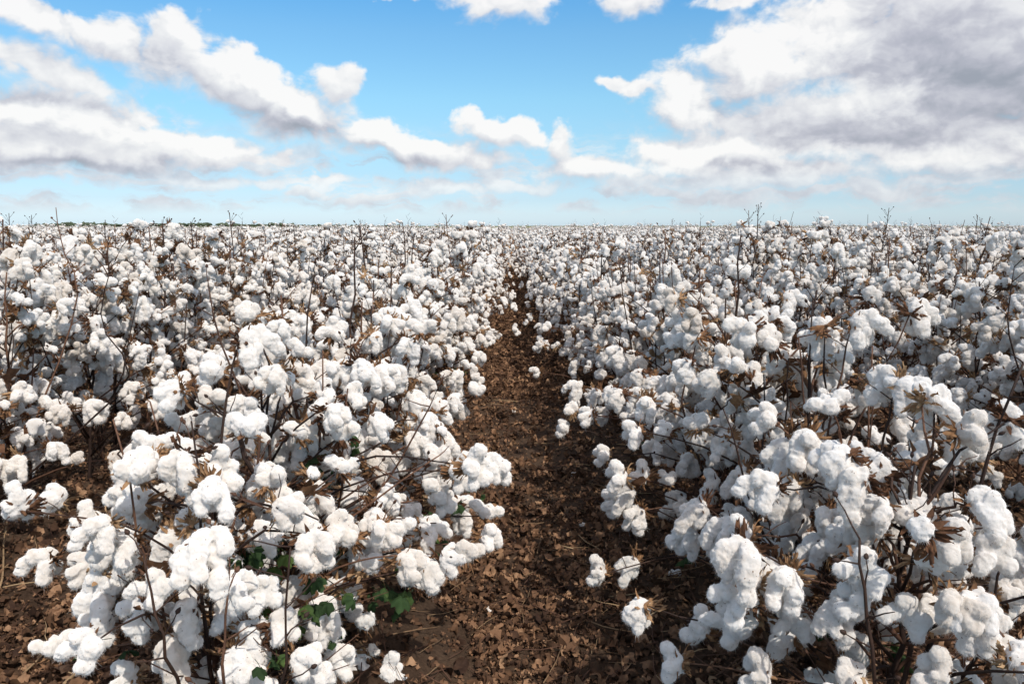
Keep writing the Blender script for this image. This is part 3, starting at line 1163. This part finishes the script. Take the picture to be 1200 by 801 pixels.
def litter_variants(n, seed):
    out = []
    for i in range(n):
        r = random.Random(seed + i)
        nu, nv = 6, 4
        size = 1.0
        off = Vector((r.uniform(-9, 9), r.uniform(-9, 9), r.uniform(-9, 9)))
        ca, cb = r.uniform(-1.6, 2.6), r.uniform(-1.2, 2.0)
        v = []
        for a in range(nu):
            for b in range(nv):
                u, w = a / (nu - 1), (b / (nv - 1) - 0.5) * 2
                wid = (0.22 + 0.78 * math.sin(PI * min(1, u * 0.8 + 0.18))) * r.uniform(0.6, 1.3)
                x, y = u - 0.5, w * wid * 0.42
                z = ca * y * y + cb * x * x * 0.6 + 0.62 * mnoise.noise(Vector((x, y, 0)) * 2.4 + off)
                v.append((x + r.uniform(-.09, .09), y + r.uniform(-.07, .07), z))
        out.append(np.array(v))
    return out


LV = litter_variants(24, 50)
lf = np.array([(i * 4 + j, i * 4 + j + 1, (i + 1) * 4 + j + 1, (i + 1) * 4 + j) for i in range(5) for j in range(3)])
n_l = 170000
V, Fc = [], []
r3 = random.Random(9)
cnt = 0
for i in range(n_l):
    # nearer ground gets more leaves
    t = r3.random()
    y = 1.3 + 10.7 * t ** 1.6
    hw = 0.75 * y + 0.4
    x = r3.uniform(-hw, hw)
    if i % 8 == 0:                                     # the path itself, further on
        y = 6 + 44 * r3.random() ** 1.6
        x = 0.1 + r3.gauss(0, 0.32)
    ph = math.cos(2 * PI * (x - R1X) / PITCH)          # 1 on the ridge, -1 in the furrow
    bare = mnoise.noise(Vector((x * 1.7, y * 1.2, 8)))
    if ph > -0.1 and r3.random() < 0.35:
        continue
    if math.hypot((x + 0.30) / 0.20, (y - 2.15) / 0.36) < 1.0 and r3.random() < 0.78:
        continue
    if bare < -0.4 and r3.random() < 0.5:
        continue
    s_ = (r3.uniform(0.006, 0.016) if r3.random() < 0.5 else 0.014 + 0.038 * r3.random() ** 2.2) if y < 6 else r3.uniform(0.02, 0.06)
    M = Matrix.Translation((x, y, ground_z(x, y) + r3.uniform(0.002, 0.022))) @ Matrix.Rotation(r3.uniform(0, 6.28), 4, 'Z') @ \
        Matrix.Rotation(r3.gauss(0, 0.6), 4, 'X') @ Matrix.Rotation(r3.gauss(0, 0.55), 4, 'Y') @ Matrix.Diagonal((s_, s_, s_, 1))
    Mn = np.array(M)
    v = LV[r3.randrange(24)] @ Mn[:3, :3].T + Mn[:3, 3]
    V.append(v)
    Fc.append(lf + cnt * 24)
    cnt += 1
V = np.concatenate(V)
Fc = np.concatenate(Fc)
me = bpy.data.meshes.new('leaf_litter')
me.vertices.add(len(V))
me.vertices.foreach_set('co', V.ravel())
me.loops.add(Fc.size)
me.loops.foreach_set('vertex_index', Fc.ravel().astype(np.int32))
me.polygons.add(len(Fc))
me.polygons.foreach_set('loop_start', np.arange(0, Fc.size, 4, dtype=np.int32))
me.update(calc_edges=True)
me.validate()
me.polygons.foreach_set('use_smooth', [True] * len(me.polygons))
me.materials.append(M_LITTER)
lo = bpy.data.objects.new('leaf_litter', me)
lo['kind'] = 'stuff'
lo['label'] = 'brown dry leaf litter covering the soil between the rows'
lo['category'] = 'leaf litter'
COL.objects.link(lo)

# twigs in the litter (nobody could count them)
tb = MB()
for i in range(2600):
    t = r3.random()
    y = 1.6 + 6.5 * t ** 1.6
    x = r3.uniform(-0.75 * y - .4, 0.75 * y + .4)
    an = r3.uniform(0, 6.28)
    ln = r3.uniform(0.04, 0.22)
    z = ground_z(x, y) + r3.uniform(0.008, 0.03)
    a = Vector((x, y, z))
    b = Vector((x + math.cos(an) * ln, y + math.sin(an) * ln, 0))
    b.z = ground_z(b.x, b.y) + r3.uniform(0.006, 0.05)
    r_ = r3.uniform(0.0008, 0.0024)
    tube(tb, wander(r3, a, b, 3, ln * 0.05), [r_, r_, r_ * .8, r_ * .6], 4, 1 if r3.random() < 0.3 else 0)
to = bpy.data.objects.new('twig_litter', tb.mesh('twig_litter', [M_STEM, M_STRAW]))
to['kind'] = 'stuff'
to['label'] = 'thin dry twigs and straw scattered on the soil'
to['category'] = 'twig litter'
COL.objects.link(to)

# ---- lint that has dropped on the soil, pale dead stalks
def thing(name, me, loc, rz, sc, label, cat, group, rx=0.0):
    o = put(name, me, None, loc, rz, sc, rx)
    o['label'], o['category'], o['group'] = label, cat, group
    return o


for i, (px, py, sc, lab) in enumerate([
        (640, 757, 0.50, 'small white tuft of fallen lint lying in the path at the front'),
        (570, 711, 0.42, 'white scrap of lint half buried on the left edge of the path'),
        (790, 672, 0.62, 'flattened white tuft lying under the right-hand row'),
        (685, 612, 0.40, 'greyish lint scrap lying in the shade of the right-hand row'),
        (602, 480, 0.55, 'tuft of lint lying on the path furthest from the camera'),
        (672, 553, 0.45, 'small round tuft of lint on the shaded right side of the path'),
        (45, 560, 0.55, 'tuft of lint on bare soil between the first and second left rows')]):
    p = at(px, py, 3)
    d = ray(px, py)
    tt = (CAM_Z - 0.03) / -d.z
    for _ in range(4):
        q = Vector((0, 0, CAM_Z)) + d * tt
        tt = (CAM_Z - ground_z(q.x, q.y) - 0.012) / -d.z
    q = Vector((0, 0, CAM_Z)) + d * tt
    thing('fallen_lint', HI_LINT[KIDX['up'][i % 3]], (q.x, q.y, ground_z(q.x, q.y) - 0.004), i * 1.3, sc, lab, 'lint tuft', 'lint tufts on the ground', 1.2)

for i, (x0, y0, x1, y1, r_, lab) in enumerate([
        (20, 798, 68, 742, 0.0035, 'thin pale dry stalk lying at the lower left corner'),
        (75, 800, 125, 755, 0.0055, 'thick broken straw-coloured stalk beside the lowest left bolls'),
        (55, 775, 90, 762, 0.003, 'short pale stalk lying behind the thick broken one'),
        (0, 690, 8, 600, 0.004, 'curved dry stalk on the soil at the left edge'),
        (676, 625, 705, 645, 0.003, 'forked dry twig lying across the right side of the path')]):
    ps = []
    for (a_, b_) in ((x0, y0), ((x0 + x1) / 2, (y0 + y1) / 2 + 2), (x1, y1)):
        d = ray(a_, b_)
        tt = (CAM_Z - 0.06) / -d.z
        for _ in range(4):
            q = Vector((0, 0, CAM_Z)) + d * tt
            tt = (CAM_Z - ground_z(q.x, q.y) - 0.025) / -d.z
        ps.append(Vector((0, 0, CAM_Z)) + d * tt)
    o0 = ps[0].copy()
    sb = MB()
    pts = resample([p - o0 for p in ps], 8)
    pts = [p + Vector((r3.uniform(-1, 1), r3.uniform(-1, 1), r3.uniform(-.3, .6))) * 0.004 for p in pts]
    tube(sb, pts, [r_ * (1 - 0.05 * q) for q in range(8)], 7)
    for q in (2, 4, 5):
        dr = Vector((r3.uniform(-1, 1), r3.uniform(-1, 1), 0.5)).normalized()
        tube(sb, [pts[q], pts[q] + dr * 0.02], [r_ * 0.6, r_ * 0.35], 5)
    thing('dry_stalk', sb.mesh('dry_stalk', [M_STRAW]), o0, 0, 1, lab, 'dry stalk', 'dead stalks on the ground')

# ---- far-off wood on the horizon
M_WOOD = sheet_mat('far_foliage', [(0.1, (0.05, 0.068, 0.042)), (0.6, (0.08, 0.10, 0.06)), (0.95, (0.11, 0.125, 0.075))],  # distance haze is put into the leaf colour
                   rnd='island', transl=0.0, nscale=0.8)
wr = random.Random(41)
wv_, wf_ = [], []
ico1 = icosphere(1)
wm = MB()
for (pa, pb, Y, hh, step) in ((60, 345, 1000, 6.4, 2.0), (345, 470, 1400, 4.6, 4.5)):
    x = (pa - 597) / F * Y
    xe = (pb - 597) / F * Y
    while x < xe:
        hgt = hh * wr.uniform(0.75, 1.05) * (0.75 + 0.5 * mnoise.noise(Vector((x * 0.02, Y * 0.1, 0))))
        yy = Y + wr.uniform(-25, 25)
        for q in range(3):
            c = np.array((x + wr.uniform(-2, 2), yy + wr.uniform(-2, 2), hgt * wr.uniform(0.35, 0.75)))
            rad = np.array((wr.uniform(1.6, 3.4), wr.uniform(1.6, 3), hgt * wr.uniform(0.28, 0.42)))
            v = ico1[0] * (1 + np.array([wr.uniform(-.22, .22) for _ in range(len(ico1[0]))]))[:, None] * rad + c
            wm.add(v, ico1[1], 0)
        tube(wm, [(x, yy, 0), (x, yy, hgt * 0.5)], [0.25, 0.15], 4)
        x += step * wr.uniform(0.5, 1.5)
wo = bpy.data.objects.new('distant_wood', wm.mesh('distant_wood', [M_WOOD]))
wo['kind'] = 'stuff'
wo['label'] = 'low dark line of far-off trees on the horizon'
wo['category'] = 'wood'
COL.objects.link(wo)

# ------------------------------------------------------------------ sky, sun
SUN_AZ, SUN_EL = R(151), R(48)     # clockwise from the view direction (+Y)
sd = bpy.data.lights.new('sun', 'SUN')
sd.energy = 3.5
sd.angle = R(0.53)
sd.color = (1.0, 0.95, 0.875)
sun = bpy.data.objects.new('sun', sd)
to_sun = Vector((math.sin(SUN_AZ) * math.cos(SUN_EL), math.cos(SUN_AZ) * math.cos(SUN_EL), math.sin(SUN_EL)))
sun.rotation_euler = to_sun.to_track_quat('Z', 'Y').to_euler()
sun.location = (6, -6, 9)
COL.objects.link(sun)

world = bpy.data.worlds.new('World')
scene.world = world
world.use_nodes = True
wt = world.node_tree
wt.nodes.clear()
WL = wt.links.new
wout = nd(wt, 'ShaderNodeOutputWorld')
bg = nd(wt, 'ShaderNodeBackground', i_Strength=0.1)
WL(bg.outputs[0], wout.inputs['Surface'])
sky = nd(wt, 'ShaderNodeTexSky', sky_type='NISHITA', sun_disc=False)
sky.sun_elevation = SUN_EL
sky.sun_rotation = SUN_AZ
sky.air_density = 1.0
sky.dust_density = 0.6
sky.ozone_density = 1.6
exec_clouds = True


def mth(op, a, b=None, c=None, clamp=False):
    n = nd(wt, 'ShaderNodeMath', operation=op)
    n.use_clamp = clamp
    for i, v in enumerate((a, b, c)):
        if v is None:
            continue
        if isinstance(v, (int, float)):
            n.inputs[i].default_value = v
        else:
            WL(v, n.inputs[i])
    return n.outputs[0]


def mrange(v, a, b, c=0.0, d=1.0, smooth=True):
    n = nd(wt, 'ShaderNodeMapRange')
    n.interpolation_type = 'SMOOTHSTEP' if smooth else 'LINEAR'
    WL(v, n.inputs['Value'])
    for k_, x_ in (('From Min', a), ('From Max', b), ('To Min', c), ('To Max', d)):
        if isinstance(x_, (int, float)):
            n.inputs[k_].default_value = x_
        else:
            WL(x_, n.inputs[k_])
    return n.outputs[0]


tc = nd(wt, 'ShaderNodeTexCoord')
sep = nd(wt, 'ShaderNodeSeparateXYZ')
WL(tc.outputs['Generated'], sep.inputs[0])
az_ = mth('ARCTAN2', sep.outputs[0], sep.outputs[1])
el_ = mth('ARCSINE', sep.outputs[2])
cmb = nd(wt, 'ShaderNodeCombineXYZ')
WL(az_, cmb.inputs[0])
WL(el_, cmb.inputs[1])
P0 = cmb.outputs[0]


def sky_uv(px, py):
    d = ray(px, py)
    return math.atan2(d.x, d.y), math.asin(d.z)


# cloud banks: centre, half-size (photograph pixels), tilt in degrees (positive = right end lower), amount
BANKS = [
    (35, 14, 80, 24, 26, 0.9), (120, 50, 90, 27, 20, 0.95), (203, 52, 38, 38, 0, 0.95), (270, 92, 95, 36, 26, 1.1),
    (345, 130, 95, 34, 16, 1.1), (394, 104, 28, 30, 0, 0.9), (60, 88, 80, 18, 16, 0.7),
    (60, 135, 150, 34, 8, 1.0), (80, 172, 200, 28, 3, 1.1), (225, 176, 100, 24, 8, 0.95), (326, 186, 28, 12, 8, 0.75),
    (455, 165, 60, 20, 14, 1.0), (515, 182, 85, 24, 4, 1.1), (590, 154, 66, 19, 10, 1.0), (655, 168, 30, 28, 0, 0.95),
    (575, 0, 68, 18, 4, 0.85), (745, -2, 55, 20, 0, 0.8), (478, -2, 24, 6, 0, 0.6), (690, 200, 110, 20, 0, 0.8),
    (738, 103, 44, 10, 10, 0.75), (800, 120, 48, 40, 10, 1.0), (820, 180, 95, 30, 6, 1.0), (885, 78, 75, 48, 10, 1.15),
    (990, 45, 90, 66, 0, 1.1), (1130, 65, 180, 100, 0, 1.3), (1000, 150, 200, 46, 5, 1.15), (1150, 165, 160, 40, 0, 1.2),
    (890, 208, 170, 17, -2, 0.9), (905, 194, 60, 26, 0, 1.0), (860, 3, 50, 9, 0, 0.55),
    (240, 214, 170, 8, 0, 0.75), (520, 222, 90, 9, 0, 0.8), (620, 218, 70, 10, 0, 0.8), (380, 208, 60, 8, 0, 0.7), (1090, 213, 80, 7, -4, 0.7), (80, 208, 120, 7, 0, 0.6),
]
# heavy undersides: grey shade painted into the cloud colour
BASE_SHADE = [(1110, 66, 110, 60, 15, 1.0), (1050, 156, 170, 24, 6, 1.0), (890, 193, 80, 10, 2, 0.8), (845, 125, 45, 22, 30, 0.5),
         (60, 188, 150, 10, 2, 0.9), (80, 130, 130, 14, 8, 0.6), (350, 150, 90, 16, 12, 0.8), (180, 70, 110, 12, 22, 0.6),
         (480, 192, 80, 11, 2, 0.7), (1190, 100, 80, 60, 0, 0.9)]


# sunlit heaps: brightness painted into the cloud colour
LIT_PATCHES = [(905, 62, 75, 38, 5, 1.0), (985, 30, 40, 40, 0, 0.8), (1015, 112, 60, 20, 10, 0.8), (800, 115, 40, 26, 20, 0.9), (840, 182, 120, 12, 4, 1.0),
          (1000, 178, 110, 11, 2, 0.9), (1140, 182, 110, 12, -3, 0.9), (300, 92, 90, 16, 28, 1.0), (100, 142, 150, 13, 6, 1.0), (475, 163, 80, 12, 8, 1.0),
          (230, 168, 70, 10, 10, 0.9), (600, 150, 70, 9, 12, 0.9), (130, 48, 60, 14, 20, 0.7), (30, 18, 60, 14, 24, 0.7), (740, 200, 90, 9, 0, 0.8)]


def bank_sum(vec, banks, grow, knife=0.2):
    acc = None
    for (cx, cy, hx, hy, tilt, wgt) in banks:
        u, v = sky_uv(cx, cy)
        mp = nd(wt, 'ShaderNodeMapping', vector_type='TEXTURE')
        mp.inputs['Location'].default_value = (u, v, 0)
        mp.inputs['Rotation'].default_value = (0, 0, -R(tilt))
        mp.inputs['Scale'].default_value = (hx / F * grow, hy / F * grow, 1)
        if acc is None:
            WL(vec, mp.inputs['Vector'])
        else:                       # one bank after the other keeps the shader small
            ch = nd(wt, 'ShaderNodeVectorMath', operation='MULTIPLY_ADD')
            WL(acc, ch.inputs[0])
            ch.inputs[1].default_value = (1e-7, 1e-7, 0)
            WL(vec, ch.inputs[2])
            WL(ch.outputs[0], mp.inputs['Vector'])
        ln = nd(wt, 'ShaderNodeVectorMath', operation='LENGTH')
        WL(mp.outputs[0], ln.inputs[0])
        val = mth('MULTIPLY_ADD', ln.outputs['Value'], -wgt, wgt)
        if acc is None:
            acc = val
        else:
            n = nd(wt, 'ShaderNodeMath', operation='SMOOTH_MAX')
            WL(acc, n.inputs[0])
            WL(val, n.inputs[1])
            n.inputs[2].default_value = knife
            acc = n.outputs[0]
    return acc


def vadd(v, off):
    n = nd(wt, 'ShaderNodeVectorMath', operation='ADD')
    WL(v, n.inputs[0])
    n.inputs[1].default_value = off
    return n.outputs[0]


def billow(Pv, detail):
    """heaped-up puffs: fractal noise pushed around by a slower one"""
    st = nd(wt, 'ShaderNodeMapping', vector_type='POINT')
    st.inputs['Scale'].default_value = (1.0, 1.45, 1)
    WL(Pv, st.inputs['Vector'])
    n1 = nd(wt, 'ShaderNodeTexNoise', noise_dimensions='2D', i_Scale=17.0, i_Detail=detail, i_Roughness=0.58, i_Distortion=0.3)
    WL(st.outputs[0], n1.inputs['Vector'])
    vo = nd(wt, 'ShaderNodeTexVoronoi', voronoi_dimensions='2D', feature='SMOOTH_F1', i_Scale=30.0, i_Smoothness=0.35)
    vo.inputs['Detail'].default_value = 2.0
    vo.inputs['Roughness'].default_value = 0.5
    vo.normalize = True
    sw = nd(wt, 'ShaderNodeTexNoise', noise_dimensions='2D', i_Scale=40.0, i_Detail=3.0)
    WL(st.outputs[0], sw.inputs['Vector'])
    w3 = nd(wt, 'ShaderNodeVectorMath', operation='MULTIPLY_ADD')
    WL(sw.outputs['Color'], w3.inputs[0])
    w3.inputs[1].default_value = (0.028, 0.028, 0)
    WL(st.outputs[0], w3.inputs[2])
    WL(w3.outputs[0], vo.inputs['Vector'])
    return mth('ADD', mth('MULTIPLY_ADD', n1.outputs['Fac'], 1.5, -0.75), mth('MULTIPLY_ADD', vo.outputs['Distance'], -0.9, 0.36))


wv = nd(wt, 'ShaderNodeTexNoise', noise_dimensions='2D', i_Scale=18.0, i_Detail=4.0)
WL(P0, wv.inputs['Vector'])
w1 = nd(wt, 'ShaderNodeVectorMath', operation='SUBTRACT')
WL(wv.outputs['Color'], w1.inputs[0])
w1.inputs[1].default_value = (0.5, 0.5, 0.5)
w2 = nd(wt, 'ShaderNodeVectorMath', operation='MULTIPLY_ADD')
WL(w1.outputs[0], w2.inputs[0])
w2.inputs[1].default_value = (0.06, 0.035, 0)
WL(P0, w2.inputs[2])
PW = w2.outputs[0]
m0 = bank_sum(PW, BANKS, 1.12)
m1 = bank_sum(vadd(PW, (0.008, 0.022, 0)), BANKS[:30], 1.12)
n0 = billow(P0, 8.0)
n1_ = billow(vadd(P0, (0.007, 0.013, 0)), 3.0)
bs = bank_sum(PW, BASE_SHADE, 1.25)
raw = mth('ADD', m0, mth('MULTIPLY', n0, 0.68))
edge_l = mrange(mth('SUBTRACT', m0, m1), -0.55, 0.85)
dens = mrange(raw, mth('MULTIPLY_ADD', edge_l, 0.10, 0.02), mth('MULTIPLY_ADD', edge_l, -0.26, 0.66))
puff_l = mrange(mth('SUBTRACT', n0, n1_), -0.6, 0.6)
dark = mrange(mth('ADD', bs, mth('MULTIPLY', n0, -0.30)), -0.15, 1.0)
shade = mth('ADD', mth('MULTIPLY_ADD', edge_l, 0.44, 0.37), mth('MULTIPLY', puff_l, 0.32))
lights = mrange(mth('ADD', bank_sum(PW, LIT_PATCHES, 1.25), mth('MULTIPLY', n0, 0.55)), 0.0, 0.75)
shade = mth('MULTIPLY_ADD', dark, -0.52, shade)
shade = mth('MULTIPLY_ADD', lights, 0.32, shade, clamp=True)
ccol = ramp(wt, [(0.0, (0.38, 0.40, 0.46)), (0.3, (0.56, 0.56, 0.63)), (0.6, (0.79, 0.79, 0.83)), (0.85, (0.97, 0.965, 0.965)), (1.0, (1.08, 1.06, 1.04))])
WL(shade, ccol.inputs['Fac'])
cs = nd(wt, 'ShaderNodeVectorMath', operation='SCALE')
cs.inputs['Scale'].default_value = 9.2
WL(ccol.outputs['Color'], cs.inputs[0])
# sky grade; overhead stops brightened as added fill light, above the view
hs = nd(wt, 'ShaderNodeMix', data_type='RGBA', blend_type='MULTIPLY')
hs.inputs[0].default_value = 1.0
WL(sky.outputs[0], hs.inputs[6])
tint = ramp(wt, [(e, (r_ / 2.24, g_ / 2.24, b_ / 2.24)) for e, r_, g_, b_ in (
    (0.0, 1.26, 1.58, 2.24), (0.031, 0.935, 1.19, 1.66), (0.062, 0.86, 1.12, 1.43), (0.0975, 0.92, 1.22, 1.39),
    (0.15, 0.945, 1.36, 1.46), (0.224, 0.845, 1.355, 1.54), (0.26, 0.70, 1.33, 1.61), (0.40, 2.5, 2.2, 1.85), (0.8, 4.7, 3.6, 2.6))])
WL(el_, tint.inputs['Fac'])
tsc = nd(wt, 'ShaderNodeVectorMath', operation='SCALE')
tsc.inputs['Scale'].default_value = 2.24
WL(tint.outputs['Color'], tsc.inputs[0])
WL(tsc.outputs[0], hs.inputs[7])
low = mrange(el_, 0.012, 0.075, 0.45, 1.0)
# thin layered haze cloud low down
hz = nd(wt, 'ShaderNodeMapping', vector_type='POINT')
hz.inputs['Scale'].default_value = (1.0, 4.5, 1)
WL(PW, hz.inputs['Vector'])
hn = nd(wt, 'ShaderNodeTexNoise', noise_dimensions='2D', i_Scale=9.0, i_Detail=7.0, i_Roughness=0.6)
WL(hz.outputs[0], hn.inputs['Vector'])
hband = mth('MULTIPLY', mrange(el_, 0.008, 0.03), mrange(el_, 0.07, 0.13, 1.0, 0.0))
wisp = mth('MULTIPLY', mth('MULTIPLY', mrange(hn.outputs['Fac'], 0.40, 0.64), hband), 0.78)
fac = mth('MAXIMUM', mth('MULTIPLY', dens, mth('MULTIPLY', low, 0.94)), wisp)
mixc = nd(wt, 'ShaderNodeMix', data_type='RGBA')
WL(fac, mixc.inputs[0])
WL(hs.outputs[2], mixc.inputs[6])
WL(cs.outputs[0], mixc.inputs[7])
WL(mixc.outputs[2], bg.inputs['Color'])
# clouds stand in the sector ahead only: elsewhere the cloudless graded sky
gate = mth('MULTIPLY', mth('LESS_THAN', mth('ABSOLUTE', az_), 1.1), mth('MULTIPLY', mth('GREATER_THAN', el_, 0.0), mth('LESS_THAN', el_, 0.5)))
bg2 = nd(wt, 'ShaderNodeBackground', i_Strength=0.1)
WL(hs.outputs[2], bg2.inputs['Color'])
msw = nd(wt, 'ShaderNodeMixShader')
WL(gate, msw.inputs[0])
WL(bg2.outputs[0], msw.inputs[1])
WL(bg.outputs[0], msw.inputs[2])
WL(msw.outputs[0], wout.inputs['Surface'])
world.cycles.sampling_method = 'MANUAL'
world.cycles.sample_map_resolution = 512

# ------------------------------------------------------------------ render settings
vs = scene.view_settings
vs.view_transform = 'Standard'
vs.look = 'None'
vs.exposure = 0.0
vs.gamma = 1.0
vs.use_curve_mapping = False
cy = scene.cycles
cy.max_bounces = 6
cy.diffuse_bounces = 4
cy.glossy_bounces = 2
cy.transmission_bounces = 3
cy.transparent_max_bounces = 8
cy.sample_clamp_indirect = 8.0
cy.use_denoising = True
cy.use_adaptive_sampling = False
scene.render.film_transparent = False
print('script', round(time.time() - T0, 1), 's; objects', len(bpy.data.objects), 'individual', len(individual), 'rest', len(rest), 'litter', cnt)
